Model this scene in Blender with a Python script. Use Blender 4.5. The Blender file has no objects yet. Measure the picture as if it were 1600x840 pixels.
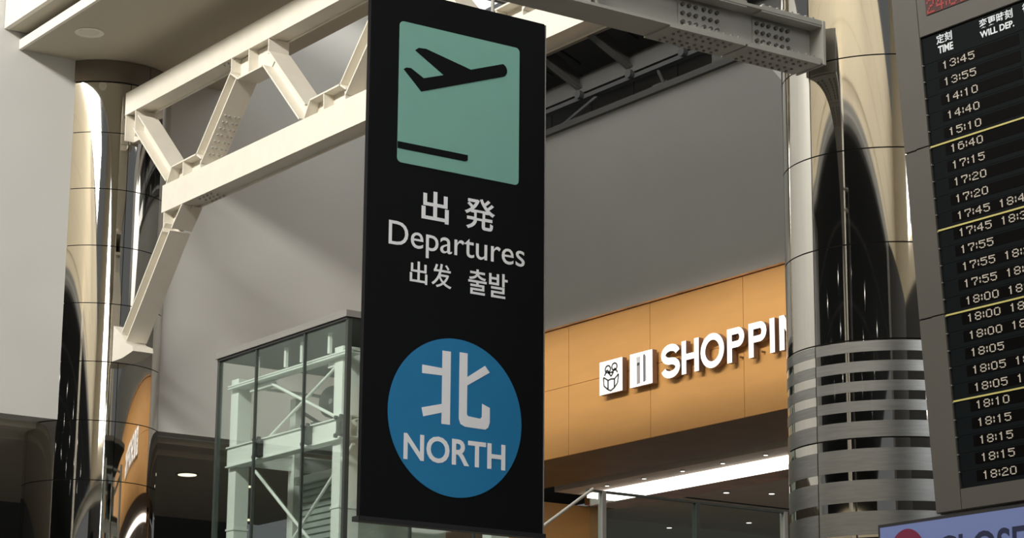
import bpy, bmesh, math, random
from mathutils import Vector, Matrix
random.seed(4)
R = math.radians
sc = bpy.context.scene
C = sc.collection

# ------------------------------------------------------------------ camera, world, light, exposure
cd = bpy.data.cameras.new('camera'); cam = bpy.data.objects.new('camera', cd); C.objects.link(cam)
cd.sensor_width = 36; cd.lens = 84.51; cd.clip_end = 300
YAW, PIT, ROLL = R(34.905), R(13.658), R(0.4685)
fw = Vector((math.sin(YAW)*math.cos(PIT), math.cos(YAW)*math.cos(PIT), math.sin(PIT)))
rt = Vector((math.cos(YAW), -math.sin(YAW), 0)); up = rt.cross(fw)
r2 = rt*math.cos(ROLL) + up*math.sin(ROLL); u2 = up*math.cos(ROLL) - rt*math.sin(ROLL)
cam.matrix_world = Matrix(((r2.x, u2.x, -fw.x, 0), (r2.y, u2.y, -fw.y, 0), (r2.z, u2.z, -fw.z, 1.6), (0, 0, 0, 1)))
sc.camera = cam
w = bpy.data.worlds.new('daylight'); sc.world = w; w.use_nodes = True
bg = w.node_tree.nodes['Background']; bg.inputs[0].default_value = (0.93, 0.97, 1.0, 1); bg.inputs[1].default_value = 0.15

def area(name, loc, direction, sx, sy, power, col):
    l = bpy.data.lights.new(name, 'AREA'); l.shape = 'RECTANGLE'; l.size = sx; l.size_y = sy; l.energy = power; l.color = col
    o = bpy.data.objects.new(name, l); C.objects.link(o); o.location = loc
    o.rotation_euler = Vector(direction).to_track_quat('-Z', 'Y').to_euler(); return o
# daylight through the long clerestory window high over the opposite facade
area('clerestory_daylight', (-3.7, 15, 16.7), (1, 0.08, -0.40), 24, 1.6, 6400, (1.0, 0.965, 0.90))
# added fill lamp: brightens the facade behind the viewer for the column reflections
a_ = area('facade_fill', (6, 10, 21), (-1, 0, -0.55), 34, 4, 1300, (1.0, 0.97, 0.92)); a_.data.spread = R(95)

sc.view_settings.view_transform = 'Standard'; sc.view_settings.look = 'None'
sc.view_settings.gamma = 1; sc.view_settings.exposure = 0.0; sc.view_settings.use_curve_mapping = False

# ------------------------------------------------------------------ materials
def mat(name, col, rough=0.6, metal=0.0, noise=0.06, scale=3.0, emit=0.0, spec=0.5, bump=0.0, stretch=None):
    m = bpy.data.materials.new(name); m.use_nodes = True; nt = m.node_tree; b = nt.nodes['Principled BSDF']
    b.inputs['Roughness'].default_value = rough; b.inputs['Metallic'].default_value = metal
    b.inputs['Specular IOR Level'].default_value = spec
    c4 = (*col, 1)
    if noise > 0:
        tc = nt.nodes.new('ShaderNodeTexCoord'); mp = nt.nodes.new('ShaderNodeMapping'); n = nt.nodes.new('ShaderNodeTexNoise')
        n.inputs['Scale'].default_value = scale; n.inputs['Detail'].default_value = 4
        if stretch: mp.inputs['Scale'].default_value = stretch
        rp = nt.nodes.new('ShaderNodeValToRGB')
        rp.color_ramp.elements[0].position = 0.3; rp.color_ramp.elements[1].position = 0.7
        rp.color_ramp.elements[0].color = tuple(max(0, c*(1-noise)) for c in col) + (1,)
        rp.color_ramp.elements[1].color = tuple(min(1, c*(1+noise)) for c in col) + (1,)
        nt.links.new(tc.outputs['Object'], mp.inputs[0]); nt.links.new(mp.outputs[0], n.inputs[0])
        nt.links.new(n.outputs[0], rp.inputs[0]); nt.links.new(rp.outputs[0], b.inputs['Base Color'])
        if bump:
            bp = nt.nodes.new('ShaderNodeBump'); bp.inputs['Strength'].default_value = bump; bp.inputs['Distance'].default_value = 0.01
            nt.links.new(n.outputs[0], bp.inputs['Height']); nt.links.new(bp.outputs[0], b.inputs['Normal'])
    else:
        b.inputs['Base Color'].default_value = c4
    if emit:
        b.inputs['Emission Color'].default_value = c4; b.inputs['Emission Strength'].default_value = emit
    return m

M = {}
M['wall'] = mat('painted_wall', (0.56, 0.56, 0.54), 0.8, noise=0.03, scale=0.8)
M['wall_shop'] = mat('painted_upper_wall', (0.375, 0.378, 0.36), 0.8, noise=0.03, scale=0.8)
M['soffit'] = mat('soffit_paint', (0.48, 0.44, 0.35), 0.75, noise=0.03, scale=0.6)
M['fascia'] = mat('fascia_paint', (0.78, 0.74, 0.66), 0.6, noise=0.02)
M['steel'] = mat('cream_painted_steel', (0.72, 0.68, 0.59), 0.42, noise=0.03, scale=5)
M['beam'] = mat('grey_painted_steel', (0.41, 0.40, 0.36), 0.5, noise=0.04, scale=4)
M['bolt'] = mat('weathered_bolt', (0.10, 0.095, 0.085), 0.5, noise=0.1, scale=20)
M['bolt2'] = mat('painted_bolt', (0.25, 0.24, 0.215), 0.5, noise=0.1, scale=20)
M['mirror'] = mat('mirror_stainless', (0.62, 0.60, 0.56), 0.035, 1.0, noise=0.02, scale=1.5)
M['joint'] = mat('dark_joint', (0.03, 0.03, 0.03), 0.7, noise=0)
M['frost'] = mat('brushed_stainless_band', (0.31, 0.31, 0.30), 0.32, 1.0, noise=0.10, scale=5, stretch=(1, 1, 14))
M['capital'] = mat('bronze_ring', (0.20, 0.175, 0.145), 0.35, 0.6, noise=0.04)
M['orange'] = mat('orange_wood_panel', (0.82, 0.425, 0.135), 0.45, noise=0.04, scale=2.2, stretch=(1, 0.5, 3))
M['brown'] = mat('brown_soffit', (0.30, 0.19, 0.11), 0.5, noise=0.1, scale=2)
M['copper'] = mat('copper_trim', (0.62, 0.31, 0.13), 0.35, 0.3, noise=0.35, scale=2.5)
M['dark'] = mat('dark_void', (0.012, 0.012, 0.012), 0.8, noise=0)
M['charcoal'] = mat('charcoal_roof_deck', (0.05, 0.052, 0.053), 0.7, noise=0.06)
M['roofsteel'] = mat('roof_steel', (0.075, 0.075, 0.071), 0.6, noise=0.05)
M['void'] = mat('void_wall', (0.22, 0.22, 0.21), 0.7, noise=0.03)
M['tan'] = mat('tan_member', (0.26, 0.22, 0.18), 0.6, noise=0.04)
M['ceil_dark'] = mat('dark_ceiling', (0.46, 0.43, 0.36), 0.7, noise=0.04)
M['ceil_shop'] = mat('shop_ceiling', (0.72, 0.67, 0.58), 0.7, noise=0.05)
M['sky'] = mat('daylit_glazing', (1.0, 0.985, 0.94), 0.5, noise=0, emit=1.25)
M['sky2'] = mat('end_glazing', (0.95, 0.98, 1.0), 0.5, noise=0, emit=7.0)
M['lamp2'] = mat('trough_diffuser', (1.0, 0.95, 0.88), 0.5, noise=0, emit=3.0)
M['lamp3'] = mat('bright_diffuser', (1.0, 0.96, 0.88), 0.5, noise=0, emit=9.0)
M['lamp'] = mat('lit_diffuser', (1.0, 0.96, 0.86), 0.5, noise=0, emit=1.3)
M['warmlamp'] = mat('warm_lamp', (1.0, 0.93, 0.66), 0.5, noise=0, emit=1.4)
M['trough'] = mat('beige_trough', (0.92, 0.79, 0.66), 0.6, noise=0.03)
M['black'] = mat('black_sign_face', (0.0055, 0.006, 0.0068), 0.55, noise=0.03, spec=0.10)
M['green'] = mat('mint_print', (0.205, 0.455, 0.38), 0.55, noise=0.012, scale=9)
M['blue'] = mat('blue_print', (0.007, 0.20, 0.44), 0.55, noise=0.012, scale=9)
M['print'] = mat('white_print', (0.92, 0.93, 0.96), 0.55, noise=0)
M['board_frame'] = mat('taupe_board_frame', (0.070, 0.065, 0.056), 0.5, noise=0.03)
M['board_face'] = mat('board_face', (0.0040, 0.0058, 0.0068), 0.6, noise=0.05, spec=0.06)
M['board_rec'] = mat('board_window', (0.0012, 0.0010, 0.0010), 0.5, noise=0, spec=0.05)
M['led'] = mat('led_white', (0.34, 0.305, 0.25), 0.5, noise=0, emit=0.45)
M['hdr'] = mat('header_white', (0.50, 0.53, 0.54), 0.5, noise=0, emit=0.35)
M['ledred'] = mat('led_red', (0.22, 0.02, 0.018), 0.5, noise=0, emit=0.45)
M['redback'] = mat('red_display_window', (0.045, 0.006, 0.006), 0.4, noise=0)
M['yellow'] = mat('yellow_line', (0.45, 0.40, 0.13), 0.5, noise=0.05, emit=0.05)
M['lav'] = mat('lavender_screen', (0.080, 0.102, 0.21), 0.4, noise=0.02, emit=0.6)
M['navy'] = mat('navy_print', (0.010, 0.014, 0.045), 0.4, noise=0)
M['crimson'] = mat('crimson_print', (0.11, 0.008, 0.030), 0.4, noise=0, emit=0.2)
M['elsteel'] = mat('pale_green_steel', (0.80, 0.84, 0.81), 0.45, noise=0.03)
M['elcar'] = mat('car_cladding', (0.42, 0.48, 0.45), 0.4, 0.3, noise=0.15, scale=4)
M['machine'] = mat('black_machine', (0.008, 0.008, 0.010), 0.5, noise=0.1)
M['rim'] = mat('grey_rim', (0.24, 0.235, 0.22), 0.5, noise=0.03)
M['mull'] = mat('mullion_grey', (0.055, 0.065, 0.06), 0.4, 0.3, noise=0)
M['letter'] = mat('lit_letter_face', (1.0, 0.985, 0.95), 0.4, noise=0, emit=0.95)
M['letter_side'] = mat('letter_return', (0.26, 0.17, 0.12), 0.4, 0.4, noise=0)
M['icon'] = mat('icon_grey', (0.10, 0.10, 0.10), 0.5, noise=0)
M['icon2'] = mat('icon_light_grey', (0.50, 0.46, 0.47), 0.5, noise=0)
M['cream'] = mat('cream_cladding', (0.78, 0.68, 0.50), 0.7, noise=0.03, emit=0)
M['floor'] = mat('grey_floor_tile', (0.16, 0.15, 0.14), 0.3, noise=0.06)
M['opp_dark'] = mat('opposite_dark', (0.035, 0.035, 0.032), 0.7, noise=0)

def glass(name, tint, refl):
    m = bpy.data.materials.new(name); m.use_nodes = True; nt = m.node_tree; nt.nodes.clear()
    o = nt.nodes.new('ShaderNodeOutputMaterial'); t = nt.nodes.new('ShaderNodeBsdfTransparent'); g = nt.nodes.new('ShaderNodeBsdfGlossy')
    x = nt.nodes.new('ShaderNodeMixShader'); l = nt.nodes.new('ShaderNodeLayerWeight'); mm = nt.nodes.new('ShaderNodeMath'); mm.operation = 'MULTIPLY_ADD'
    t.inputs[0].default_value = (*tint, 1); g.inputs[0].default_value = (0.9, 1, 0.95, 1); g.inputs['Roughness'].default_value = 0.02
    l.inputs[0].default_value = 0.25; mm.inputs[1].default_value = 0.22; mm.inputs[2].default_value = refl
    nt.links.new(l.outputs['Fresnel'], mm.inputs[0]); nt.links.new(mm.outputs[0], x.inputs[0]); nt.links.new(t.outputs[0], x.inputs[1]); nt.links.new(g.outputs[0], x.inputs[2])
    nt.links.new(x.outputs[0], o.inputs[0]); return m
M['glass'] = glass('green_tinted_glass', (0.935, 0.965, 0.945), 0.03)
M['glass2'] = glass('clear_glass', (0.92, 0.95, 0.93), 0.03)

# ------------------------------------------------------------------ mesh helpers
def NB(): return bmesh.new()
def bx(bm, x0, x1, y0, y1, z0, z1):
    v = [bm.verts.new(p) for p in ((x0,y0,z0),(x1,y0,z0),(x1,y1,z0),(x0,y1,z0),(x0,y0,z1),(x1,y0,z1),(x1,y1,z1),(x0,y1,z1))]
    for f in ((3,2,1,0),(4,5,6,7),(0,1,5,4),(1,2,6,5),(2,3,7,6),(3,0,4,7)): bm.faces.new([v[i] for i in f])
def prism(bm, pts, off):   # polygon pts (3D) pushed by the vector off
    off = Vector(off); a = [bm.verts.new(Vector(p)) for p in pts]; b = [bm.verts.new(Vector(p)+off) for p in pts]
    n = len(a); bm.faces.new(a[::-1]); bm.faces.new(b)
    for i in range(n): bm.faces.new((a[i], a[(i+1)%n], b[(i+1)%n], b[i]))
def bar(bm, p, q, a, b, side=Vector((1,0,0))):  # rectangular bar from p to q, a wide along side, b deep
    p = Vector(p); q = Vector(q); d = (q-p).normalized(); s = (side - d*side.dot(d)).normalized(); t = d.cross(s)
    prism(bm, [p + s*a/2*i + t*b/2*j for i, j in ((-1,-1),(1,-1),(1,1),(-1,1))], q-p)
def rod(bm, p, q, r, n=12):
    p = Vector(p); q = Vector(q); d = (q-p).normalized(); s = d.orthogonal().normalized(); t = d.cross(s)
    prism(bm, [p + s*r*math.cos(2*math.pi*i/n) + t*r*math.sin(2*math.pi*i/n) for i in range(n)], q-p)
def ob(name, bm, m, parent=None, smooth=False, kind=None):
    bmesh.ops.recalc_face_normals(bm, faces=bm.faces)
    me = bpy.data.meshes.new(name); bm.to_mesh(me); bm.free()
    for mm in (m if isinstance(m, (list, tuple)) else [m]): me.materials.append(mm)
    me.polygons.foreach_set('use_smooth', [bool(smooth)]*len(me.polygons))
    if smooth: me.set_sharp_from_angle(angle=R(35))
    o = bpy.data.objects.new(name, me); C.objects.link(o)
    if parent is not None: o.parent = parent; o.matrix_parent_inverse = parent.matrix_world.inverted()
    if kind: o['kind'] = kind
    return o
def box(name, x0, x1, y0, y1, z0, z1, m, parent=None, kind=None):
    bm = NB(); bx(bm, x0, x1, y0, y1, z0, z1); return ob(name, bm, m, parent, kind=kind)
def S(name, x0, x1, y0, y1, z0, z1, m, parent=None): return box(name, x0, x1, y0, y1, z0, z1, m, parent, None if parent else 'structure')
def thing(name, label, cat, loc=(0,0,0), group=None, mtx=None):
    o = bpy.data.objects.new(name, None); C.objects.link(o); o.empty_display_size = 0.2
    if mtx is not None: o.matrix_world = mtx
    else: o.matrix_world = Matrix.Translation(loc)
    o['label'] = label; o['category'] = cat
    if group: o['group'] = group
    return o
def tag(o, label, cat, group=None):
    o['label'] = label; o['category'] = cat
    if group: o['group'] = group
    return o
# lettering: text set in world plane; face 'y' = facing -y (runs +x), 'x' = facing -x (runs -y)
FY = Matrix(((1,0,0),(0,0,-1),(0,1,0))); FX = Matrix(((0,0,-1),(-1,0,0),(0,1,0)))
def letters(name, s, rot, origin, wdt, hgt, m, parent, weight=0.0, depth=0.002, base=None, side=None, bold=False):
    cu = bpy.data.curves.new('t', 'FONT'); cu.body = s; cu.offset = weight; cu.resolution_u = 4
    t = bpy.data.objects.new('t', cu); C.objects.link(t); bpy.context.view_layer.update()
    me = bpy.data.meshes.new_from_object(t.evaluated_get(bpy.context.evaluated_depsgraph_get()))
    bpy.data.objects.remove(t)
    xs = [v.co.x for v in me.vertices]; ys = [v.co.y for v in me.vertices]
    x0, x1 = min(xs), max(xs); y0, y1 = min(ys), max(ys)
    bm = NB(); bm.from_mesh(me); bpy.data.meshes.remove(me)
    for f in list(bm.faces):
        f.normal_update()
    bmesh.ops.dissolve_limit(bm, angle_limit=0.01, verts=bm.verts, edges=bm.edges)
    r = bmesh.ops.extrude_face_region(bm, geom=bm.faces[:])
    bmesh.ops.translate(bm, verts=[e for e in r['geom'] if isinstance(e, bmesh.types.BMVert)], vec=(0, 0, 1.0))
    sx = wdt/(x1-x0); sy = hgt/(y1-y0)
    T = Matrix.Translation(origin) @ rot.to_4x4() @ Matrix.Diagonal((sx, sy, depth, 1)) @ Matrix.Translation((-x0, -y0, 0))
    bmesh.ops.transform(bm, matrix=T, verts=bm.verts)
    bmesh.ops.recalc_face_normals(bm, faces=bm.faces)
    o = ob(name, bm, [m, side or m], parent)
    if side:
        nrm = rot @ Vector((0,0,1))
        for p in o.data.polygons:
            if p.normal.dot(nrm) < 0.7: p.material_index = 1
    return o

# ------------------------------------------------------------------ THE SETTING
S('floor', -14, 40, -14, 45, -0.2, 0, M['floor'])
# far wall (faces the camera's left), split where the column stands in it
bm = NB(); bx(bm, -6, 11.52, 25.75, 26.05, 6.48, 12.9); ob('wall_far_left', bm, M['wall'], kind='structure')
bm = NB(); bx(bm, 12.78, 17.5, 25.75, 26.05, 6.48, 12.9); ob('wall_far', bm, M['wall'], kind='structure')
bm = NB(); bx(bm, 11.52, 12.78, 26.0, 26.05, 10.88, 12.9); ob('wall_far_over_column', bm, M['wall'], kind='structure')
S('trim_1', -6, 11.5, 26.06, 26.5, 6.40, 6.48, M['ceil_dark']); S('trim_2', 12.75, 17.4, 26.06, 26.5, 6.40, 6.48, M['ceil_dark'])
S('ceiling_underpass', -6, 17.4, 26.5, 31.5, 6.33, 6.5, M['ceil_dark'])
S('wall_underpass_back', -6, 17.4, 32.2, 32.4, 0, 6.6, M['dark'])
# shop-side wall over the fascia, with a slanting upper end
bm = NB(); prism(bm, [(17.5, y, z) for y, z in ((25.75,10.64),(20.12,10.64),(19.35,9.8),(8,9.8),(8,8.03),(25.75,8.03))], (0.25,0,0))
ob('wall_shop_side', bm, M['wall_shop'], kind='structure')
cp = S('trim_wall_coping', 17.44, 17.78, 20.16, 25.74, 10.64, 10.72, M['roofsteel'])
S('trim_coping_shadow_gap', 17.50, 17.75, 20.16, 25.74, 10.72, 10.75, M['joint'])
# slab over the column row: soffit, stepped fascia
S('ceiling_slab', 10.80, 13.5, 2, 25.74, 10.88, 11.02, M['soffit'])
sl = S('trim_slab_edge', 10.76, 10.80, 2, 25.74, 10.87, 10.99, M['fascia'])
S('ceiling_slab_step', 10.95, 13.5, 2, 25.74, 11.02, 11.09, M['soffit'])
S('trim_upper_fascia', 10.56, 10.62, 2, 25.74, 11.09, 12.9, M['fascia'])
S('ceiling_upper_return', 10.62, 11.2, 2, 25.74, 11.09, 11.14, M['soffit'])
# roof void over the shop wall
S('wall_roof_void', 18.62, 18.8, 14, 28, 9.8, 13.2, M['void'])
for i in range(7):
    y = 20.2 + i*0.92
    S('panel', 18.59, 18.62, y, y+0.90, 10.75, 12.2, M['void'], bpy.data.objects['wall_roof_void'])
bm = NB()
prism(bm, [(17.30,19,12.05),(18.7,19,11.55),(18.7,19,11.63),(17.30,19,12.13)], (0,7.0,0)); rd = ob('ceiling_roof_deck', bm, M['charcoal'], kind='structure')
for i in range(9):
    bm = NB(); y = 20.0+i*0.62; prism(bm, [(17.42,y,11.985),(18.06,y,11.757),(18.06,y,11.777),(17.42,y,12.005)], (0,0.56,0)); ob('panel', bm, M['charcoal'], rd)
tag(box('ridge_beam', 17.20, 17.42, 18.6, 25.74, 11.70, 11.95, M['tan']), 'tan roof beam running back beneath the bright skylight right of the banner', 'beam')
tag(box('roof_beam', 18.0, 18.22, 19.0, 26.2, 11.32, 11.56, M['roofsteel']), 'grey roof beam parallel to the top of the shop wall', 'beam')
tag(box('pipe_rail', 18.02, 18.12, 19.0, 26.2, 11.245, 11.30, M['charcoal']), 'thin dark rail slung right beneath the grey roof beam', 'rail')
names = {25.35:'sloping roof rafter farthest back beside the banner edge', 24.28:'sloping roof rafter second from the banner', 23.2:'sloping roof rafter meeting the big cross beam', 22.12:'sloping roof rafter half hidden above the bolted beam', 21.04:'sloping roof rafter nearest the mirrored column'}
for y, lab in names.items():
    t = thing('roof_rafter', lab, 'rafter', (17.7, y, 11.6), 'rafters of the roof over the shop wall')
    bm = NB(); bar(bm, (17.38,y,11.81), (18.02,y,11.47), 0.02, 0.20, Vector((0,1,0))); ob('web', bm, M['roofsteel'], t)
    bm = NB(); bar(bm, (17.36,y,11.71), (18.02,y,11.38), 0.13, 0.016, Vector((0,1,0))); ob('flange', bm, M['roofsteel'], t)
    bm = NB(); rod(bm, (17.95,y-0.02,11.30), (18.1,y-0.02,11.30), 0.06, 14); ob('end_cap', bm, M['charcoal'], t, True)
for (y0, z0, y1, z1), lab in (((24.0,11.25,24.75,10.78),'thin dark roof brace sloping down to the wall coping'), ((22.75,11.27,22.2,10.80),'thin dark roof brace below the round pipe end')):
    bm = NB(); rod(bm, (18.1,y0,z0), (17.8,y1,z1), 0.022, 8); tag(ob('roof_brace', bm, M['charcoal'], smooth=True), lab, 'brace')
bm = NB(); bx(bm, 18.25, 18.58, 22.75, 23.05, 11.0, 11.16); tag(ob('cross_beam', bm, M['roofsteel']), 'short grey cross beam under the roof rafters', 'beam')
bm = NB(); bx(bm, 17.8, 18.0, 21.05, 21.32, 10.72, 11.32); tag(ob('roof_post', bm, M['roofsteel']), 'short grey post between wall top and grey roof beam', 'post')
# skylights: the glazed roof, glowing with daylight
sk = S('window_1', 13.55, 17.18, 17.0, 25.7, 12.62, 12.68, M['sky'])
for i in range(4):
    S('glazing_bar', 13.55, 17.18, 18.2+i*2.15, 18.28+i*2.15, 12.50, 12.62, M['rim'], sk)
for i in range(2): S('glazing_bar', 14.6+i*1.3, 14.68+i*1.3, 17, 25.7, 12.46, 12.60, M['rim'], sk)
w2 = S('window_2', 18.5, 18.56, 16.0, 20.15, 9.5, 12.4, M['sky'])
S('glazing_bar', 18.44, 18.5, 18.9, 18.98, 9.5, 12.4, M['rim'], w2)

# orange fascia of separate panels
ff = S('wall_shop_fascia', 17.47, 17.7, 8, 25.74, 6.39, 8.03, M['brown'])
ys = [25.72]; 
while ys[-1] > 9: ys.append({0:23.74,1:22.10,2:20.39}.get(len(ys)-1, ys[-1]-1.68))
for i in range(len(ys)-1):
    for z0, z1 in ((6.393, 7.262), (7.268, 8.02)):
        S('panel', 17.44, 17.468, ys[i+1]+0.004, ys[i]-0.004, z0, z1, M['orange'], ff)
S('trim_fascia_cap', 17.42, 17.49, 8, 25.74, 8.03, 8.05, M['copper'])
# soffit and shop interior
S('ceiling_shop_soffit', 17.47, 18.86, 8, 30, 6.40, 6.5, M['brown'])
S('ceiling_slot', 18.86, 19.12, 8, 30, 6.55, 6.6, M['dark'])
S('ceiling_plenum', 17.5, 21.0, 8, 31, 6.6, 6.7, M['dark']); S('ceiling_trough', 19.12, 19.56, 8, 26.35, 6.39, 6.5, M['trough'])
S('ceiling_copper', 20.12, 20.75, 8, 27, 6.37, 6.5, M['copper'])
S('ceiling_shop', 20.75, 42, 8, 46, 6.39, 6.5, M['ceil_shop'])
S('wall_shop_end', 18.86, 20.6, 27.2, 27.5, 0, 6.39, M['orange']); S('wall_shop_end_low', 17.5, 18.86, 27.2, 27.5, 0, 6.39, M['brown'])
S('wall_shop_back', 41, 41.3, 8, 46, 0, 6.39, M['ceil_dark'])
tag(box('light_trough', 19.60, 20.08, 9, 26.25, 6.34, 6.44, M['lamp2']), 'long glowing white light trough under the orange fascia', 'light')
for i in range(5): S('joint', 20.76, 34, 12+i*3.4, 12.03+i*3.4, 6.375, 6.39, M['mull'], bpy.data.objects['ceiling_shop'])
def spot(x, y, z, r, label, m='lamp', grp='small ceiling spots in the shop', ring='rim'):
    t = thing('downlight', label, 'light', (x, y, z), grp)
    bm = NB(); rod(bm, (x,y,z), (x,y,z-0.012), r, 18); ob('trim_ring', bm, M[ring], t, True)
    bm = NB(); rod(bm, (x,y,z-0.006), (x,y,z-0.018), r*0.8, 18); ob('lens', bm, M[m], t, True)
    return t
for i, y in enumerate((25.4, 24.6, 23.8, 23.0, 22.18)):
    spot(19.3, y, 6.39, 0.035, 'small round spot in the beige strip, %s from the banner' % ('nearest','second','third','fourth','fifth')[i])
for (x, y), lab in {(20.95,24.9):'small dim ceiling spot just past the copper strip', (21.5,24.6):'dim ceiling spot nearest the mirrored column', (23.17,27.03):'dim ceiling spot lower, over the glass screen', (22.6,28.2):'dim ceiling spot behind the second glass mullion'}.items():
    spot(x, y, 6.39, 0.05, lab)
spot(14.21, 27.66, 6.33, 0.15, 'lit oval downlight in the dark ceiling beside the left column', 'warmlamp', 'downlights in the low dark ceiling')
spot(15.28, 28.1, 6.33, 0.14, 'upper lit downlight seen through the glass shaft', 'warmlamp', 'downlights in the low dark ceiling')
spot(16.9, 31.0, 6.33, 0.14, 'lower lit downlight seen through the glass shaft', 'warmlamp', 'downlights in the low dark ceiling')
t = thing('downlight', 'unlit round downlight in the slab soffit above the left column', 'light', (11.18, 24.69, 10.88))
bm = NB(); n = 28
for a in range(n):
    p = []
    for rr, zz in ((0.17,10.88),(0.17,10.868),(0.13,10.868),(0.11,10.88)):
        for k in (a, a+1): p.append(bm.verts.new((11.18+rr*math.cos(2*math.pi*k/n), 24.69+rr*math.sin(2*math.pi*k/n), zz)))
    for q in range(3): bm.faces.new((p[2*q], p[2*q+1], p[2*q+3], p[2*q+2]))
ob('trim_ring', bm, M['fascia'], t, True)
bm = NB(); rod(bm, (11.18,24.69,10.879), (11.18,24.69,10.872), 0.115, 20); ob('lens', bm, M['steel'], t, True)

# the hall behind the viewer: the facade opposite, its dark gallery and the end glazing
of = S('wall_opposite', -4.3, -4.0, -12, 40, 12.0, 15.8, M['cream'])
for i in range(4): S('panel', -3.99, -3.96, -12, 40, 12.35+i*0.86, 13.2+i*0.86, M['cream'], of)
S('trim_gallery_edge', -4.35, -3.9, -12, 40, 11.65, 12.0, M['void']); S('trim_gallery_lip', -3.93, -3.88, -12, 40, 11.78, 11.84, M['beam'])
cg = S('ceiling_gallery', -34, -4.36, -12, 40, 11.7, 11.9, M['opp_dark']); S('wall_gallery_back', -34.2, -34, -12, 40, 0, 12, M['opp_dark'])
for x in (-9.5, -15.5): S('joint', x, x+0.10, -12, 40, 11.66, 11.7, M['rim'], cg)
cw = S('wall_end', -4, 17.4, -12.3, -12, 11.5, 22, M['cream'])
S('window_3', 3.5, 9.0, -11.95, -11.9, 12.5, 21, M['sky2'])
w4 = S('window_4', 10.0, 12.5, -11.95, -11.9, 9.0, 21, M['sky2'])
for i in range(9): S('glazing_bar', 3.5, 9.0, -11.9, -11.84, 12.6+i*1.0, 12.72+i*1.0, M['rim'], bpy.data.objects['window_3'])
for i in range(12): S('glazing_bar', 10.0, 12.5, -11.9, -11.84, 9.3+i*1.0, 9.42+i*1.0, M['rim'], w4)
for x in (4.8, 6.2, 7.6): S('glazing_bar', x, x+0.25, -11.9, -11.84, 12.5, 21, M['rim'], bpy.data.objects['window_3'])
S('wall_end_lower', -4, 17.4, -12.3, -12, 0, 11.5, M['opp_dark'])
S('wall_opposite_lower', -4.3, -4.0, -12, 40, 3.2, 6.2, M['cream'])
k = 0
for gx in (-13.0, -17.5, -22.5):
    for gy in (-4.0, 3.0, 10.0, 17.0, 24.0):
        spot(gx, gy, 11.69, 0.17, 'round lit downlight in the gallery ceiling opposite', 'lamp3', 'downlights of the gallery opposite')
for px_, py_ in ((-3.3, 12.9), (-3.3, 26.2)):
    t = thing('round_column', 'plain pale round column of the gallery opposite, behind the viewer', 'column', (px_, py_, 0), 'columns of the gallery opposite')
    bm = NB(); rod(bm, (px_,py_,0), (px_,py_,12.0), 0.6, 32); ob('shaft', bm, M['steel'], t, True)
    bm = NB(); rod(bm, (px_,py_,11.4), (px_,py_,11.64), 0.72, 32); ob('capital', bm, M['fascia'], t, True)

# ------------------------------------------------------------------ MIRRORED COLUMNS
def arc(bm, cx, cy, r0, r1, a0, a1, z0, z1, n):
    ring = []
    for i in range(n+1):
        a = a0+(a1-a0)*i/n; c, s = math.cos(a), math.sin(a)
        ring.append([bm.verts.new((cx+r*c, cy+r*s, z)) for r, z in ((r1,z0),(r1,z1),(r0,z1),(r0,z0))])
    for i in range(n):
        for k in range(4): bm.faces.new((ring[i][k], ring[i+1][k], ring[i+1][(k+1)%4], ring[i][(k+1)%4]))
    bm.faces.new(ring[0]); bm.faces.new(ring[-1][::-1])
def column(name, label, cx, cy, r, face, seam, rings, top):
    # face: world angle of the normal towards the viewer; seam: offset of the first vertical seam
    t = thing(name, label, 'column', (cx, cy, 0), 'mirrored round columns')
    bm = NB(); rod(bm, (cx,cy,0), (cx,cy,top), r-0.02, 48); ob('core', bm, M['joint'], t, True)
    g = 0.004/r
    for z0, z1 in rings:
        for k in range(4):
            a0 = face+seam+k*math.pi/2; bm = NB(); arc(bm, cx, cy, r-0.012, r, a0+g, a0+math.pi/2-g, z0+0.005, z1-0.005, 28)
            ob('cladding_panel', bm, M['mirror'], t, True)
    return t
RX, RY, RR = 12.42, 12.85, 0.765
rz = [5.93+0.715*i for i in range(-8, 8)] + [12.0]
colR = column('mirror_column', 'tall mirrored column beside the flight board, with brushed bands low down', RX, RY, RR, math.radians(180+46), R(-44), [(rz[i], rz[i+1]) for i in range(len(rz)-1)] + [(0.02, rz[0])], 12.0)
bands = [(5.205,5.127),(5.058,4.979),(4.913,4.837),(4.770,4.694),(4.622,4.505),(4.425,4.262),(4.200,4.043),(3.976,3.809),(3.745,3.58),(3.51,3.34),(3.27,3.1)]
for z1, z0 in bands:
    for k in range(4):
        a0 = R(226-44)+k*math.pi/2; bm = NB(); arc(bm, RX, RY, RR-0.001, RR+0.003, a0+0.006, a0+math.pi/2-0.006, z0, z1, 24)
        ob('brushed_band', bm, M['frost'], colR, True)
LX, LY, LR = 12.16, 26.2, 0.79
lz = [0.02] + [1.57+0.70*i for i in range(0, 13)]
lz = lz + [10.60]
colL = column('mirror_column', 'mirrored column half sunk in the far left wall under the slab', LX, LY, LR, R(270-25), R(20), [(lz[i], lz[i+1]) for i in range(len(lz)-1)], 10.6)
for k in range(4):
    bm = NB(); arc(bm, LX, LY, LR-0.012, LR+0.012, R(245+38)+k*math.pi/2+0.006, R(245+38)+(k+1)*math.pi/2-0.006, 10.612, 10.875, 24); ob('capital_ring', bm, M['capital'], colL, True)
bm = NB(); rod(bm, (LX,LY,10.6), (LX,LY,10.875), LR-0.015, 48); ob('core', bm, M['joint'], colL, True)

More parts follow.
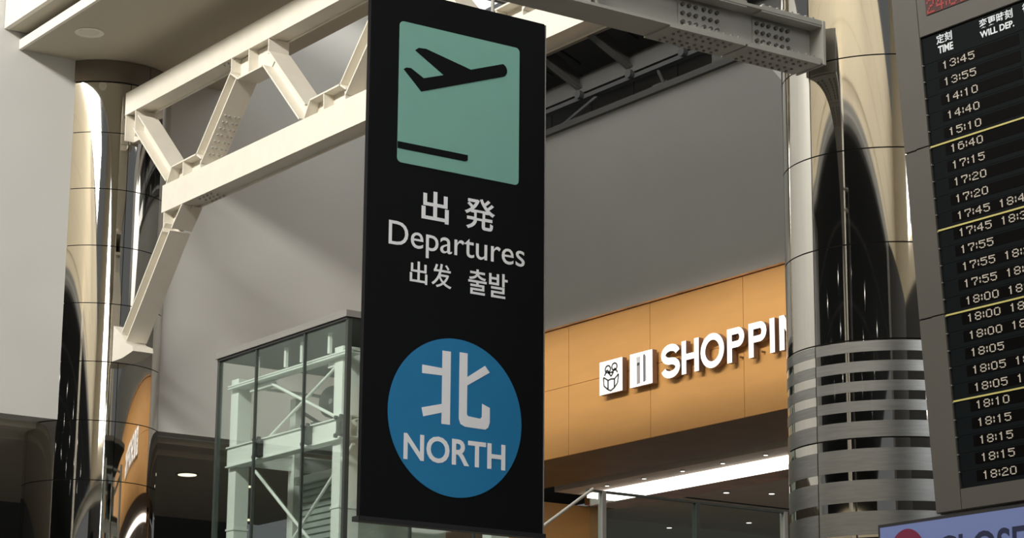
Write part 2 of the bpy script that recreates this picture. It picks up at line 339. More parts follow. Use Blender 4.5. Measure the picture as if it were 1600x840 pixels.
# ------------------------------------------------------------------ LEFT TRUSS (runs between the columns, plane x = 12.0 .. 12.26)
W = 0.26; X0 = 12.0; XM = X0+W/2
tr = thing('steel_truss', 'cream steel truss running from the left column up behind the banner', 'truss', (XM, 25.4, 8.7))
YE = 13.66
for z0, z1 in ((10.18, 10.46), ):
    bm = NB(); bx(bm, X0, X0+0.022, YE, 25.36, z0, z1); bx(bm, X0+W-0.022, X0+W, YE, 25.36, z0, z1); bx(bm, X0+0.022, X0+W-0.022, YE, 25.36, z0+0.02, z0+0.05)
    ob('top_chord', bm, M['steel'], tr)
bm = NB(); bx(bm, X0, X0+0.022, YE, 24.27, 8.735, 9.06); bx(bm, X0+W-0.022, X0+W, YE, 24.27, 8.735, 9.06); bx(bm, X0+0.022, X0+W-0.022, YE, 24.27, 8.755, 8.79); bx(bm, X0+0.022, X0+W-0.022, YE, 24.27, 9.02, 9.05)
ob('bottom_chord', bm, M['steel'], tr)
D = 0.19
def member(p, q, name='diagonal', d=D):
    p = Vector((XM, *p)); q = Vector((XM, *q)); dr = (q-p).normalized(); n = Vector((1,0,0)).cross(dr)
    bm = NB(); bar(bm, p+n*(d/2-0.008), q+n*(d/2-0.008), W, 0.018); bar(bm, p-n*(d/2-0.008), q-n*(d/2-0.008), W, 0.018); bar(bm, p, q, 0.014, d-0.03)
    return ob(name, bm, M['steel'], tr)
TOP, BOT = 10.18, 9.06
def node_top(y0, y1):      # y0 > y1, under the top chord
    zb = 9.90; ym = (y0+y1)/2
    bm = NB(); prism(bm, [(XM-0.008,y,z) for y, z in ((y0,TOP),(y0,zb+0.10),(y0-0.17,zb),(y1+0.13,zb),(y1,zb+0.13),(y1,TOP))], (0.016,0,0)); ob('gusset_plate', bm, M['steel'], tr)
    bm = NB(); bar(bm, (XM,y0-0.17,zb), (XM,y1+0.13,zb), W, 0.018); bar(bm, (XM,y0,zb+0.10), (XM,y0-0.17,zb), W, 0.018); ob('node_flange', bm, M['steel'], tr)
    for y in (y0, y0-0.40, y1):
        bm = NB(); bx(bm, X0+0.004, X0+W-0.004, y-0.008, y+0.008, zb+(0 if y not in (y0, y1) else 0.11), TOP); ob('stiffener', bm, M['steel'], tr)
def node_bottom(y0, y1):
    zt = 9.25
    bm = NB(); prism(bm, [(XM-0.008,y,z) for y, z in ((y0,BOT),(y0-0.12,zt-0.01),(y1+0.13,zt),(y1,zt-0.08),(y1,BOT))], (0.016,0,0)); ob('gusset_plate', bm, M['steel'], tr)
    bm = NB(); bar(bm, (XM,y0-0.10,zt-0.01), (XM,y1+0.13,zt), W, 0.018); bar(bm, (XM,y0+0.02,BOT), (XM,y0-0.10,zt-0.01), W, 0.018); bar(bm, (XM,y1+0.13,zt), (XM,y1,zt-0.08), W, 0.018); ob('node_flange', bm, M['steel'], tr)
    for y in (y0-0.38, y1+0.02):
        bm = NB(); bx(bm, X0+0.004, X0+W-0.004, y-0.008, y+0.008, BOT, zt-(0 if y == y0-0.38 else 0.10)); ob('stiffener', bm, M['steel'], tr)
PY = 3.14
for k in range(6):
    o = -k*PY
    if o+21.0 < 14: break
    node_top(22.70+o, 21.86+o); node_bottom(24.16+o, 23.33+o)
    member((22.63+o, 9.97), (23.40+o, 9.18)); 
    member((21.90+o, 9.96), (21.08+o, 9.15))
member((25.06, 10.03), (24.14, 9.17))
for y in (25.34, 25.08):
    bm = NB(); bx(bm, X0+0.004, X0+W-0.004, y-0.008, y+0.008, 9.86, TOP); ob('stiffener', bm, M['steel'], tr)
bm = NB(); bx(bm, XM-0.008, XM+0.008, 25.06, 25.38, 9.86, TOP); ob('gusset_plate', bm, M['steel'], tr)
# knee brace down to the column
member((24.10, 8.54), (25.10, 7.42), 'knee_brace')
bm = NB(); prism(bm, [(XM-0.008,y,z) for y, z in ((24.22,8.735),(24.22,8.50),(24.02,8.52),(23.72,8.735))], (0.016,0,0)); ob('gusset_plate', bm, M['steel'], tr)
bm = NB(); bx(bm, X0+0.004, X0+W-0.004, 24.20, 24.22, 8.50, 8.735); ob('stiffener', bm, M['steel'], tr)
bm = NB(); bar(bm, (XM,24.0,8.50),(XM,23.76,8.73), W, 0.018); ob('stiffener', bm, M['steel'], tr)
bm = NB(); prism(bm, [(X0,y,z) for y, z in ((25.39,7.60),(25.18,7.47),(25.03,7.33),(24.86,7.27),(24.84,7.21),(25.12,7.17),(25.39,7.17))], (W,0,0)); ob('foot_plate', bm, M['steel'], tr)
bm = NB()
def bolt(bm, p, d, r=0.013, h=0.02):
    rod(bm, p, Vector(p)+Vector(d)*h, r, 6)
for k in range(4):
    for j in range(3):
        bolt(bm, (X0+0.05+0.08*j, 23.42-0.09*k, 8.735), (0,0,-1)); bolt(bm, (X0+0.05+0.08*j, 22.95-0.09*k, 10.18), (0,0,-1))
ob('bolts', bm, M['beam'], tr, kind='stuff')
def edge_bolts(p, q, nn, inset):
    bm = NB(); p = Vector(p); q = Vector(q); dr = (q-p).normalized(); n = Vector((1,0,0)).cross(dr)
    if n.z > 0: n = -n
    for i in range(nn):
        c = p+(q-p)*(i/(nn-1))
        for xx in (0.05, 0.10, 0.17, 0.22): bolt(bm, (X0+xx, c.y+n.y*(D/2), c.z+n.z*(D/2)), n)
    return ob('bolts', bm, M['beam'], tr, kind='stuff')
edge_bolts((XM,22.95,9.64),(XM,23.3,9.28),7,0)

# ------------------------------------------------------------------ RIGHT BEAM (y = 12.6 .. 12.9)
be = thing('cross_beam', 'grey steel beam with bolted splices running into the right mirrored column', 'beam', (11.6, 12.75, 7.3))
BX0, BX1, BY0, BY1, BZ0, BZ1 = -3.6, 11.60, 12.6, 12.9, 7.31, 7.63
bm = NB(); bx(bm, BX0, BX1, BY0, BY1, BZ0, BZ0+0.022); ob('bottom_flange', bm, M['beam'], be)
bm = NB(); bx(bm, BX0, BX1, BY0, BY1, BZ1-0.022, BZ1); ob('top_flange', bm, M['beam'], be)
bm = NB(); bx(bm, BX0, BX1, 12.742, 12.758, BZ0+0.022, BZ1-0.022); ob('web', bm, M['beam'], be)
bm = NB(); bx(bm, 11.59, 11.612, BY0-0.01, BY1+0.01, BZ0-0.01, BZ1+0.01); ob('end_plate', bm, M['beam'], be)
for x in (9.50, 9.44, 7.2, 4.9, 2.6, 0.3):
    bm = NB(); bx(bm, x-0.007, x+0.007, BY0+0.01, 12.742, BZ0+0.022, BZ1-0.022); ob('stiffener', bm, M['beam'], be)
for xa, xb in ((10.32, 10.70), (11.02, 11.38)):
    bm = NB(); bx(bm, xa, xb, 12.728, 12.742, 7.35, 7.575); sp = ob('splice_plate', bm, M['beam'], be)
    bm = NB()
    for i in range(6):
        xx = xa+0.03+(xb-xa-0.06)*(i+(0.0 if i < 3 else 0.25))/5.25
        for zz in (7.412, 7.478, 7.544): bolt(bm, (xx, 12.728, zz), (0,-1,0), 0.0155, 0.022)
    ob('bolts', bm, M['bolt'], sp, kind='stuff')
for xa, xb in ((10.28, 10.86), (11.0, 11.585)):
    bm = NB(); bx(bm, xa-0.14, xb-0.02, BY0, BY1, BZ0-0.014, BZ0); bx(bm, xa, xb, BY0, BY1, BZ1, BZ1+0.014); bx(bm, xa, xb, BY0+0.005, 12.72, BZ0+0.022, BZ0+0.036); bx(bm, xa, xb, BY0+0.005, 12.72, BZ1-0.036, BZ1-0.022); sp = ob('cover_plate', bm, M['beam'], be)
    bm = NB()
    for i in range(8):
        xx = xa+0.04+(xb-xa-0.10)*i/7
        bolt(bm, (xx, BY0+0.03, BZ0+0.036), (0,0,1), 0.013, 0.022); bolt(bm, (xx, BY0+0.03, BZ1+0.014), (0,0,1), 0.013, 0.02)
        for yy in (12.64, 12.70, 12.80, 12.86): bolt(bm, (xx-0.07, yy, BZ0-0.014), (0,0,-1), 0.012, 0.012)
    ob('bolts', bm, M['bolt2'], sp, kind='stuff')

# ------------------------------------------------------------------ HANGING BANNER (y = 12.2)
bn = thing('hanging_sign', 'tall black hanging departures sign with mint panel and blue north disc', 'sign', (8.1, 12.23, 3.53))
BY = 12.2
bm = NB(); bx(bm, 7.425, 8.765, BY, BY+0.05, 3.533, 6.912); bmesh.ops.bevel(bm, geom=bm.edges[:], offset=0.006, segments=2, affect='EDGES'); ob('panel', bm, M['black'], bn)
box('bottom_rail', 7.405, 8.78, BY-0.012, BY+0.062, 3.515, 3.545, M['machine'], bn)
box('edge_trim', 8.765, 8.772, BY, BY+0.05, 3.545, 6.905, M['rim'], bn)
for x in (7.66, 8.36):
    bm = NB(); rod(bm, (x, BY+0.025, 6.91), (x, BY+0.025, 7.27), 0.012); rod(bm, (x, BY+0.025, 7.27), (x, 12.66, 7.29), 0.016); ob('hanger', bm, M['beam'], bn, True)
def flat(name, pts, m, d0=0.002, d1=0.004, parent=bn, lab=None):
    bm = NB(); prism(bm, [(x, BY-d0, z) for x, z in pts], (0, -(d1-d0), 0)); o = ob(name, bm, m, parent)
    if lab: o['label'] = lab
    return o
def rrect(x0, x1, z0, z1, r, n=5):
    out = []
    for cx, cz, a in ((x1-r,z1-r,0),(x0+r,z1-r,90),(x0+r,z0+r,180),(x1-r,z0+r,270)):
        for i in range(n+1): out.append((cx+r*math.cos(R(a+90*i/n)), cz+r*math.sin(R(a+90*i/n))))
    return out
flat('mint_panel', rrect(7.633, 8.556, 5.773, 6.699, 0.03), M['green'], 0.0, 0.004, lab='mint green square panel')
nose = [(8.412+0.045*math.cos(R(a)), 6.523+0.045*math.sin(R(a))) for a in range(75, -80, -15)]
flat('aeroplane_pictogram', [(7.749,6.525),(7.775,6.545),(7.83,6.55),(8.174,6.479)] + nose + [(7.80,6.261),(7.666,6.383),(7.685,6.397),(7.72,6.40),(7.817,6.352),(7.967,6.402)], M['black'], 0.004, 0.0065, lab='black departing aeroplane pictogram')
flat('runway_bar', [(7.632,5.862),(8.14,5.862),(8.159,5.87),(8.159,5.906),(7.632,5.906)], M['black'], 0.004, 0.0065)
flat('blue_disc', [(8.097+0.495*math.cos(R(a)), 4.21+0.495*math.sin(R(a))) for a in range(0, 360, 4)], M['blue'], 0.0, 0.004, lab='blue round disc')
def btext(s, x0, x1, z0, z1, wt=0.0, d=0.0025, y=BY-0.0015): return letters('lettering', s, FY, (x0, y, z0), x1-x0, z1-z0, M['print'], bn, wt, d)
btext('出', 7.820, 8.022, 5.428, 5.625, 0.016); btext('発', 8.143, 8.374, 5.43, 5.635, 0.012)
btext('Departures', 7.583, 8.608, 5.190, 5.392, 0.0)
btext('出', 7.742, 7.870, 5.018, 5.158, 0.010); btext('发', 7.902, 8.050, 5.016, 5.168, 0.008)
btext('출', 8.177, 8.316, 5.010, 5.172, 0.010); btext('발', 8.335, 8.477, 5.010, 5.170, 0.010)
# the big character on the disc, drawn stroke by stroke
def stroke(bm, pts): prism(bm, [(x, BY-0.004, z) for x, z in pts], (0, -0.002, 0))
bm = NB()
stroke(bm, [(7.990,4.619),(8.052,4.619),(8.052,4.160),(7.990,4.160)])
stroke(bm, [(7.843,4.513),(7.992,4.508),(7.992,4.462),(7.843,4.460)])
stroke(bm, [(7.843,4.246),(7.991,4.284),(7.991,4.230),(7.856,4.192)])
stroke(bm, [(8.118,4.624),(8.177,4.624),(8.177,4.474),(8.309,4.561),(8.345,4.522),(8.177,4.421),(8.177,4.240),(8.186,4.229),(8.278,4.222),(8.290,4.235),(8.290,4.318),(8.349,4.298),(8.349,4.205),(8.337,4.172),(8.316,4.158),(8.165,4.160),(8.130,4.174),(8.118,4.205)])
ob('lettering', bm, M['print'], bn)
btext('NORTH', 7.719, 8.469, 3.914, 4.078, 0.018, y=BY-0.004)

# ------------------------------------------------------------------ SHOP SIGN
LXF = 17.33; LD = 0.07
ls = thing('shop_sign', 'white lit SHOPPING letters standing off the orange fascia', 'sign', (17.4, 21.0, 7.02))
s_ = 0.9914*1.0
def ribbon(path, wd):
    L, Q = [], []
    for i, p in enumerate(path):
        a_ = Vector(path[max(0, i-1)]); b_ = Vector(path[min(len(path)-1, i+1)]); d = (b_-a_).normalized(); n = Vector((-d.y, d.x))
        L.append(Vector(p)+n*wd/2); Q.append(Vector(p)-n*wd/2)
    return L, Q
def glyph(ch, W_, H_):
    # returns quads strips as lists of (left, right) point lists, in letter units of metres
    t = 0.082
    def ell(cx, cy, rx, ry, a0, a1, n=18): return [(cx+rx*math.cos(R(a0+(a1-a0)*i/n)), cy+ry*math.sin(R(a0+(a1-a0)*i/n))) for i in range(n+1)]
    if ch == 'O':
        return [(ell(W_/2,H_/2,W_/2,H_/2,0,360,40), ell(W_/2,H_/2,W_/2-t,H_/2-t*0.93,0,360,40))]
    if ch == 'I': return [([(0,0),(0,H_)],[(W_,0),(W_,H_)])]
    if ch == 'H': return [([(0,0),(0,H_)],[(t,0),(t,H_)]), ([(W_-t,0),(W_-t,H_)],[(W_,0),(W_,H_)]), ([(t,H_/2-t*.43),(t,H_/2+t*.45)],[(W_-t,H_/2-t*.43),(W_-t,H_/2+t*.45)])]
    if ch == 'N': return [([(0,0),(0,H_)],[(t,0),(t,H_)]), ([(W_-t,0),(W_-t,H_)],[(W_,0),(W_,H_)]), ([(t,H_-0.14),(t,H_)],[(W_-t,0),(W_-t,0.14)])]
    if ch == 'P':
        r = H_*0.29; o = [(t,H_)] + ell(W_-r,H_-r,r,r,90,-90) + [(t,H_-2*r)]; k = t*0.9
        n = [(t,H_-k)] + ell(W_-r,H_-r,r-t,r-k,90,-90) + [(t,H_-2*r+k)]
        return [([(0,0),(0,H_)],[(t,0),(t,H_)]), (o, n)]
    if ch in 'S':
        r1 = (H_-t)/4; rx = W_/2-t/2; cx = W_/2
        path = ell(cx,H_-t/2-r1,rx,r1,12,90,8)[0:] + ell(cx,H_-t/2-r1,rx,r1,90,270,16)[1:] + ell(cx,t/2+r1,rx,r1,90,-90,16)[1:] + ell(cx,t/2+r1,rx,r1,270,192,8)[1:]
        return [ribbon(path, t)]
    if ch == 'G': return [(ell(W_/2,H_/2,W_/2,H_/2,35,345,36), ell(W_/2,H_/2,W_/2-t,H_/2-t,35,345,36)), ([(W_*.5,H_*.5),(W_*.5,H_*.34)],[(W_,H_*.5),(W_,H_*.34)])]
for ch, ya, yb in (('S',21.775,21.425),('H',21.392,21.078),('O',21.045,20.625),('P',20.570,20.272),('P',20.195,19.890),('I',19.832,19.752),('N',19.672,19.352),('G',19.31,18.91)):
    z0, z1 = (7.020, 7.425) if ch in 'SOG' else (7.026, 7.418)
    ya *= .9990; yb *= .9990; z0 = 1.6+(z0-1.6)*.9990; z1 = 1.6+(z1-1.6)*.9990
    bm = NB()
    for A_, B_ in glyph(ch, ya-yb, z1-z0):
        fr = [[bm.verts.new((xx, ya-p[0], z0+p[1])) for p in pts] for xx in (LXF, LXF+LD) for pts in (A_, B_)]
        for i in range(len(A_)-1):
            bm.faces.new((fr[0][i], fr[0][i+1], fr[1][i+1], fr[1][i])); bm.faces.new((fr[2][i], fr[3][i], fr[3][i+1], fr[2][i+1]))
            bm.faces.new((fr[0][i], fr[2][i], fr[2][i+1], fr[0][i+1])); bm.faces.new((fr[1][i], fr[1][i+1], fr[3][i+1], fr[3][i]))
        if ch != 'O':
            for e in (0, -1): bm.faces.new((fr[0][e], fr[1][e], fr[3][e], fr[2][e]))
    o = ob('letter', bm, [M['letter'], M['letter_side']], ls)
    for p in o.data.polygons: p.material_index = 0 if abs(p.normal.x) > 0.7 and p.center.x < LXF+0.01 else 1
    for zz in (z0+0.06, z1-0.06):
        bm = NB(); rod(bm, (LXF+LD-0.01, (ya+yb)/2, zz), (17.44, (ya+yb)/2, zz), 0.012, 6); ob('standoff', bm, M['letter_side'], o)
def sign_box(name, label, ya, yb):
    ya *= .9990; yb *= .9990; z0, z1 = 1.6+5.415*.9990, 1.6+5.822*.9990
    t = thing(name, label, 'sign', (17.35, (ya+yb)/2, z0), 'pictogram boxes beside the shop lettering')
    bm = NB(); bx(bm, LXF, LXF+LD, yb, ya, z0, z1); o = ob('box', bm, [M['letter'], M['letter_side']], t)
    for p in o.data.polygons: p.material_index = 0 if p.normal.x < -0.7 else 1
    return t, ya, z0, ya-yb, z1-z0
def ic(t, pts, m, ya, z0, W_, H_, thick=0.004, name='pictogram'):
    bm = NB(); prism(bm, [(LXF-0.001, ya-u*W_, z0+v*H_) for u, v in pts], (-thick, 0, 0)); return ob(name, bm, m, t)
def line(bm, a, b, wd, ya, z0, W_, H_):
    p = Vector((LXF-0.002, ya-a[0]*W_, z0+a[1]*H_)); q = Vector((LXF-0.002, ya-b[0]*W_, z0+b[1]*H_)); bar(bm, p, q, 0.004, wd)
t, ya, z0, W_, H_ = sign_box('gift_sign', 'white lit box with a ribboned gift outline, left of the cutlery box', 22.978, 22.525)
bm = NB()
def poly(pts, wd, close=True):
    for i in range(len(pts) - (0 if close else 1)): line(bm, pts[i], pts[(i+1)%len(pts)], wd, ya, z0, W_, H_)
K = 0.011
poly([(.18,.52),(.38,.40),(.38,.12),(.20,.26)], .010+K)
poly([(.38,.40),(.52,.42),(.66,.40),(.66,.14),(.50,.07),(.38,.12)], .011+K)
poly([(.66,.40),(.84,.52),(.80,.26),(.66,.14)], .010+K)
poly([(.22,.56),(.34,.72),(.46,.60)], .012+K, False); poly([(.80,.58),(.68,.72),(.56,.60)], .012+K, False)
for cx, cz in ((.37,.74),(.66,.77)):
    poly([(cx+.12*math.cos(R(a)), cz+.11*math.sin(R(a))) for a in range(0,360,40)], .011+K)
poly([(.40,.62),(.62,.62),(.52,.50)], .022)
ob('pictogram', bm, M['icon'], t)
t, ya, z0, W_, H_ = sign_box('restaurant_sign', 'white lit box with fork and knife, between gift box and letter S', 22.374, 21.942)
ic(t, [(.32,.66),(.46,.66),(.46,.08),(.32,.06)], M['icon2'], ya, z0, W_, H_)
ic(t, [(.30,.88),(.48,.88),(.48,.74),(.45,.66),(.33,.66),(.30,.74)], mat('fork_grey', (0.62,0.62,0.62), 0.5, noise=0, emit=0.2), ya, z0, W_, H_)
ic(t, [(.33,.70),(.45,.70),(.45,.62),(.33,.62)], M['icon'], ya, z0, W_, H_, 0.006)
ic(t, [(.61,.90),(.67,.92),(.67,.10),(.61,.09)], M['icon'], ya, z0, W_, H_)
ic(t, [(.67,.90),(.73,.84),(.73,.12),(.67,.10)], M['icon2'], ya, z0, W_, H_)

# ------------------------------------------------------------------ GLASS LIFT SHAFT
el = thing('glass_lift_shaft', 'glass lift shaft on a pale green steel frame, left of the sign', 'lift shaft', (13.0, 21.2, 0))
GX0, GX1, GY0, GY1, GZ = 11.90, 14.20, 19.88, 22.53, 6.70
mu = [GY1, 21.71, 20.71, GY0]
for lv in ((0.05, 2.7), (2.72, 4.1), (4.12, 6.68)):
    for i in range(3): box('glass_pane', GX0, GX0+0.012, mu[i+1]+0.012, mu[i]-0.012, lv[0], lv[1], M['glass'], el)
    for i in range(3):
        xa = GX0+0.02+i*0.76; box('glass_pane', xa+0.01, xa+0.74, GY0, GY0+0.012, lv[0], lv[1], M['glass'], el)
for i, y in enumerate(mu):
    r = 0.022 if i in (0, 3) else 0.012
    box('mullion', GX0-0.004, GX0+2*r, y-r, y+r, 0, GZ, M['mull'], el)
for x in (12.68, 13.44, 14.18): box('mullion', x-0.012, x+0.012, GY0-0.002, GY0+0.03, 0, GZ, M['mull'], el)
bm = NB(); bx(bm, GX0-0.03, GX1+0.03, GY0-0.03, GY1+0.03, GZ+0.02, GZ+0.085); ob('roof_cap', bm, M['rim'], el)
bm = NB(); bx(bm, GX0-0.012, GX1, GY0-0.012, GY1+0.012, GZ-0.005, GZ+0.02); ob('roof_seal', bm, M['joint'], el)
posts = [(12.04, 22.33, 0.16, 0.16), (12.04, 20.18, 0.22, 0.16), (13.85, 22.33, 0.22, 0.16), (13.85, 20.18, 0.22, 0.16)]
for (px_, py_, wx, wy) in posts:
    bm = NB(); bx(bm, px_, px_+wx, py_, py_+wy, 0, 6.5); pst = ob('post', bm, M['elsteel'], el)
    box('joint_plate', px_-0.01, px_+wx+0.01, py_-0.01, py_+wy+0.01, 4.88, 4.90, M['elsteel'], pst)
box('post', 12.70, 12.80, 22.25, 22.37, 0, 6.35, M['elsteel'], el)
for z in (6.40, 5.56, 3.9):
    hh = 0.012 if z == 6.40 else 0.19
    for x in (12.0, 14.0):
        bm = NB(); bx(bm, x, x+0.02, 19.95, 22.46, z, z+hh); bx(bm, x-0.02, x+0.12, 19.95, 22.46, z+hh, z+hh+0.014); bx(bm, x-0.02, x+0.12, 19.95, 22.46, z-0.014, z); ob('rail_beam', bm, M['elsteel'], el)
    for y in (19.96, 22.3):
        bm = NB(); bx(bm, 12.1, 14.1, y, y+0.02, z, z+hh*0.8); bx(bm, 12.1, 14.1, y-0.02, y+0.05, z+hh*0.8, z+hh*0.8+0.016); ob('rail_beam', bm, M['elsteel'], el)
for y in (21.88, 21.28, 20.95, 20.40):
    box('stub', 12.0, 12.03, y-0.02, y+0.02, 6.45, 6.66, M['elsteel'], el)
box('head_beam', 12.06, 12.12, 20.15, 20.5, 6.32, 6.37, M['elsteel'], el); box('head_beam', 12.06, 12.12, 21.65, 22.12, 6.32, 6.37, M['elsteel'], el)
for p, q in (((21.66,6.34),(20.08,5.70)),((21.98,5.66),(20.24,6.36)),((21.96,5.46),(20.0,4.06)),((19.99,5.49),(21.96,4.06)),((21.96,3.9),(20.0,2.6)),((19.99,3.9),(21.96,2.6))):
    bm = NB(); rod(bm, (12.07, *p), (12.07, *q), 0.017, 10); ob('brace_rod', bm, M['elsteel'], el, True)
for y in (21.71, 20.71, 20.06):
    bm = NB(); bx(bm, 11.93, 12.0, y-0.035, y+0.035, 5.57, 5.75)
    for dy, dz in ((-1,-1),(1,-1),(-1,1),(1,1)): rod(bm, (11.92, y+dy*0.05, 5.66+dz*0.09), (11.95, y+dy*0.05, 5.66+dz*0.09), 0.022, 8); bar(bm, (11.94,y,5.66), (11.94,y+dy*0.05,5.66+dz*0.09), 0.02, 0.02)
    ob('glass_clamp', bm, M['machine'], el)
# ladder of brackets on the near face
for z in (6.28, 5.75, 5.3): box('bracket', 12.16, 12.20, 19.94, 19.985, z, z+0.17, M['elsteel'], el)
# lift car and machinery inside
lc = thing('lift_car', 'grey ribbed lift car inside the glass shaft', 'lift', (13.3, 21.6, 2.9))
bm = NB(); bx(bm, 12.62, 13.8, 20.95, 21.95, 3.0, 5.36); cab = ob('cabin', bm, M['elcar'], lc)
for i in range(34): box('rib', 12.60, 12.62, 20.95, 21.95, 3.05+i*0.068, 3.09+i*0.068, M['elcar'], cab)
box('door_jamb', 12.585, 12.60, 21.18, 21.22, 3.0, 5.2, M['elsteel'], cab); box('roof', 12.56, 13.85, 20.9, 22.0, 5.36, 5.44, M['elsteel'], lc)
mc = thing('hoist_machine', 'black hoist machine with a round sheave in the top of the glass shaft', 'machine', (12.7, 21.2, 5.9))
bm = NB(); rod(bm, (12.62, 21.36, 6.17), (12.85, 21.45, 6.17), 0.17, 28); shv = ob('sheave', bm, M['machine'], mc, True)
bm = NB(); rod(bm, (12.60, 21.36, 6.17), (12.62, 21.36, 6.17), 0.03, 16); ob('hub', bm, M['rim'], shv, True)
bm = NB(); bx(bm, 12.6, 13.4, 21.25, 21.75, 5.84, 5.93); bx(bm, 12.7, 12.9, 21.3, 21.5, 5.92, 6.05); bx(bm, 12.6, 12.8, 21.6, 21.75, 5.93, 6.0); ob('bed', bm, M['machine'], mc)
bm = NB(); rod(bm, (12.6, 21.9, 6.12), (12.6, 21.55, 5.96), 0.02, 8); ob('lever', bm, M['machine'], mc, True)
bm = NB(); bx(bm, 12.5, 13.9, 21.0, 22.1, 5.74, 5.84); ob('support_beam', bm, M['mull'], mc)

# ------------------------------------------------------------------ GLASS SCREEN AND HANDRAIL RIGHT OF THE SIGN
gs = thing('glass_screen', 'tall frameless glass screen with grey mullions below the shop sign', 'screen', (15.4, 18.0, 0))
xs = [13.46, 13.63, 14.77, 15.9, 17.0]
for i in range(4): box('glass_pane', xs[i]+0.02, xs[i+1]-0.02, 18.0, 18.012, 0, 4.92, M['glass2'], gs)
for i, x in enumerate(xs[1:]):
    bm = NB(); bx(bm, x-0.022, x+0.022, 17.98, 18.05, 0, 4.93); ob('mullion', bm, M['mull'] if i % 2 else M['rim'], gs)
box('top_rail', 13.44, 17.05, 17.985, 18.03, 4.915, 4.935, M['mull'], gs)
hr = thing('inclined_handrail', 'pale steel handrail sloping down from the glass screen behind the sign', 'handrail', (13.0, 18.0, 0))
bm = NB(); rod(bm, (12.1,17.93,3.99), (13.46,17.93,4.93), 0.015); ob('rail', bm, M['beam'], hr, True)
bm = NB(); rod(bm, (12.15,17.93,0), (12.15,17.93,4.03), 0.025); ob('baluster', bm, M['steel'], hr, True)
bm = NB(); rod(bm, (12.75,17.93,0), (12.75,17.93,4.44), 0.025); ob('baluster', bm, M['steel'], hr, True)
box('base_plate', 12.1, 12.9, 17.85, 17.97, 0.0, 0.03, M['steel'], hr)

# ------------------------------------------------------------------ FLIGHT BOARD (leans towards the hall)
a = R(4.3)
BM = Matrix(((0, -math.sin(a), -math.cos(a), 9.0), (-1, 0, 0, 8.99), (0, math.cos(a), -math.sin(a), 5.96), (0, 0, 0, 1)))  # local x = along, y = up, z = out
fb = thing('flight_board', 'large leaning departures board of black rows in a taupe frame', 'board', mtx=BM)
def bloc(name, u0, u1, v0, v1, w0, w1, m, bev=0, par=None):
    bm = NB(); bx(bm, u0, u1, v0, v1, w0, w1)
    if bev: bmesh.ops.bevel(bm, geom=bm.edges[:], offset=bev, segments=2, affect='EDGES')
    bmesh.ops.transform(bm, matrix=BM, verts=bm.verts)
    return ob(name, bm, m, par or fb)
BW = 2.6
bloc('case', -0.20, BW+0.2, -2.59, 1.0, -0.25, -0.03, M['board_frame'])
# frame: two lengths of jamb and a bottom rail
for v0, v1 in ((0.62-1.223, 1.0), (-1.533, -0.607), (-2.585, -1.537)): bloc('side_frame', -0.205, -0.105, v0, v1, -0.24, 0.0, M['board_frame'], 0.004); bloc('side_frame', -0.101, 0.0, v0, v1, -0.05, 0.012, M['board_frame'], 0.003)
bloc('bottom_frame', 0.0, BW, -2.585, -2.475, -0.05, 0.012, M['board_frame'], 0.003)
bloc('head_panel', 0.0, BW, 0.004, 1.0, -0.05, 0.012, M['board_frame'], 0.003)
bloc('header_strip', 0.002, BW, -0.150, 0.0, -0.04, 0.0, M['board_face'])
rows = []
for k in range(25):
    vt = -0.152 - k*0.0930; rows.append(bloc('row_panel', 0.002, BW, vt-0.0915, vt, -0.04, 0.0, M['board_face']))
    for u0, u1 in ((0.105+0.0005*k, 0.70), (0.735, 1.15), (1.2, 2.1)):
        bloc('display_window', u0, u1, vt-0.067, vt-0.008, 0.0, 0.0012, M['board_rec'], par=rows[-1])
for v in (-0.6135, -1.0785, -1.5435, -2.0085):
    o = bloc('divider', 0.0, BW, v-0.0045, v+0.0045, 0.0, 0.005, M['yellow']); o['label'] = 'thin yellow dividing line'
for k in range(25): bloc('clip', 0.0, 0.006, -0.152-k*0.093-0.006, -0.152-k*0.093, 0.0, 0.012, M['rim'])
GL = {'0':['01110','10001','10001','10001','10001','10001','01110'],'1':['00100','01100','00100','00100','00100','00100','00100'],
'2':['01110','10001','00001','00110','01000','10000','11111'],'3':['01110','10001','00001','00110','00001','10001','01110'],
'4':['00010','00110','01010','10010','11111','00010','00010'],'5':['11111','10000','11110','00001','00001','10001','01110'],
'6':['01110','10000','11110','10001','10001','10001','01110'],'7':['11111','10001','00001','00010','00100','00100','00100'],
'8':['01110','10001','10001','01110','10001','10001','01110'],':':['0','1','1','0','1','1','0'],'9':['01110','10001','10001','01111','00001','00010','01100']}
def dots(s, u0, v0, pitch, m, aspect=1.0, par=None):
    u = u0
    for ch in s:
        g = GL[ch]; w_ = len(g[0]); bm = NB()
        for r_, row in enumerate(g):
            for c_, b in enumerate(row):
                if b == '1':
                    uu = u+c_*pitch*aspect; vv = v0+(6-r_)*pitch; h = pitch*0.43
                    bx(bm, uu-h*aspect, uu+h*aspect, vv-h, vv+h, 0.0012, 0.003)
        u += (w_+1.35)*pitch*aspect
        bmesh.ops.transform(bm, matrix=BM, verts=bm.verts); ob('digit' if ch != ':' else 'colon', bm, m, par)
T = ['13:45','13:55','14:10','14:40','15:10','16:40','17:15','17:20','17:20','17:45','17:45','17:55','17:55','17:55','18:00','18:00','18:00','18:05','18:05','18:05','18:10','18:15','18:15','18:15','18:20']
T2 = {9:'18:45',10:'18:30',12:'18:20',13:'18:25',14:'18:10',15:'18:15',16:'18:20',18:'18:15',19:'18:20'}
for k, s in enumerate(T):
    vb = -0.152 - k*0.0930 - 0.056; uu = 0.143+0.0009*k
    dots(s, uu, vb, 0.0062, M['led'], aspect=1.47, par=rows[k])
    if k in T2: dots(T2[k], uu+0.305, vb, 0.0062, M['led'], aspect=1.47, par=rows[k])
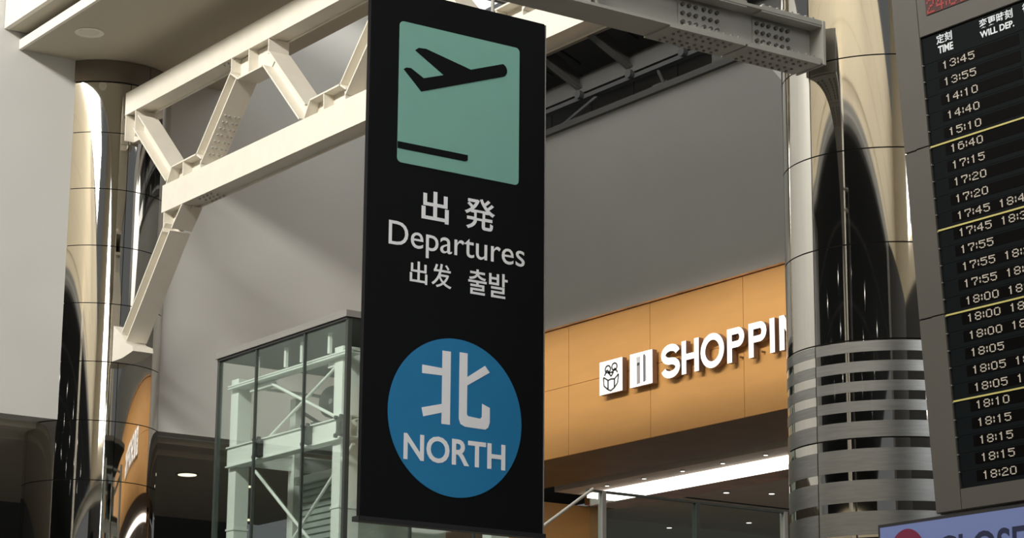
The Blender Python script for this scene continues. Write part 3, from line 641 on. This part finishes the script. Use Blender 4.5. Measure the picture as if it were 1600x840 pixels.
def btxt(s, u0, u1, v0, v1, wt=0.01, m='hdr'):
    rot = BM.to_3x3(); o = BM @ Vector((u0, v0, 0.0)); return letters('lettering', s, rot, o, u1-u0, v1-v0, M[m], fb, wt, 0.0015)
btxt('定刻', 0.112, 0.229, -0.064, -0.012, 0.012); btxt('TIME', 0.119, 0.231, -0.118, -0.076, 0.025)
btxt('変更時刻', 0.432, 0.672, -0.065, -0.014, 0.012); btxt('WILL DEP.', 0.432, 0.676, -0.116, -0.080, 0.025)
btxt('行先', 0.742, 0.86, -0.065, -0.014, 0.012)
bloc('clock_window', 0.068, 0.60, 0.112, 0.215, 0.012, 0.016, M['redback'])
bm = NB(); u = 0.085
for ch in '24:00':
    g = GL[ch]
    for r_, row in enumerate(g):
        for c_, b in enumerate(row):
            if b == '1': uu = u+c_*0.0115; vv = 0.122+(6-r_)*0.0115; bx(bm, uu-0.005, uu+0.005, vv-0.005, vv+0.005, 0.016, 0.018)
    u += (len(g[0])+1.2)*0.0115
bmesh.ops.transform(bm, matrix=BM, verts=bm.verts); ob('clock_readout', bm, M['ledred'], fb)
for x in (0.2, 2.2):
    bm = NB(); bx(bm, x, x+0.1, -6.0, -2.59, -0.22, -0.08); bmesh.ops.transform(bm, matrix=BM, verts=bm.verts)
    for v in bm.verts:
        if v.co.z < 1: v.co.z = 0.0
    ob('leg', bm, M['board_frame'], fb)

# ------------------------------------------------------------------ CLOSED SCREEN
SX = 8.85
cs = thing('closed_screen', 'lavender information screen reading CLOSED below the flight board', 'screen', (SX+0.03, 8.3, 2.3))
box('housing', SX, SX+0.06, 7.2, 9.28, 2.45, 3.302, M['machine'], cs)
box('display', SX-0.004, SX, 7.22, 9.262, 2.47, 3.285, M['lav'], cs)
bm = NB(); prism(bm, [(SX-0.004, 9.062+0.125*math.cos(R(a_)), 3.135+0.125*math.sin(R(a_))) for a_ in range(0, 360, 8)], (-0.003,0,0)); ob('red_dot', bm, M['crimson'], cs)
letters('lettering', 'CLOSED', FX, (SX-0.0035, 8.842, 3.03), 0.76, 0.166, M['navy'], cs, 0.014, 0.003)
box('wall_bracket', SX+0.06, SX+0.16, 8.0, 8.5, 2.6, 3.0, M['machine'], cs)
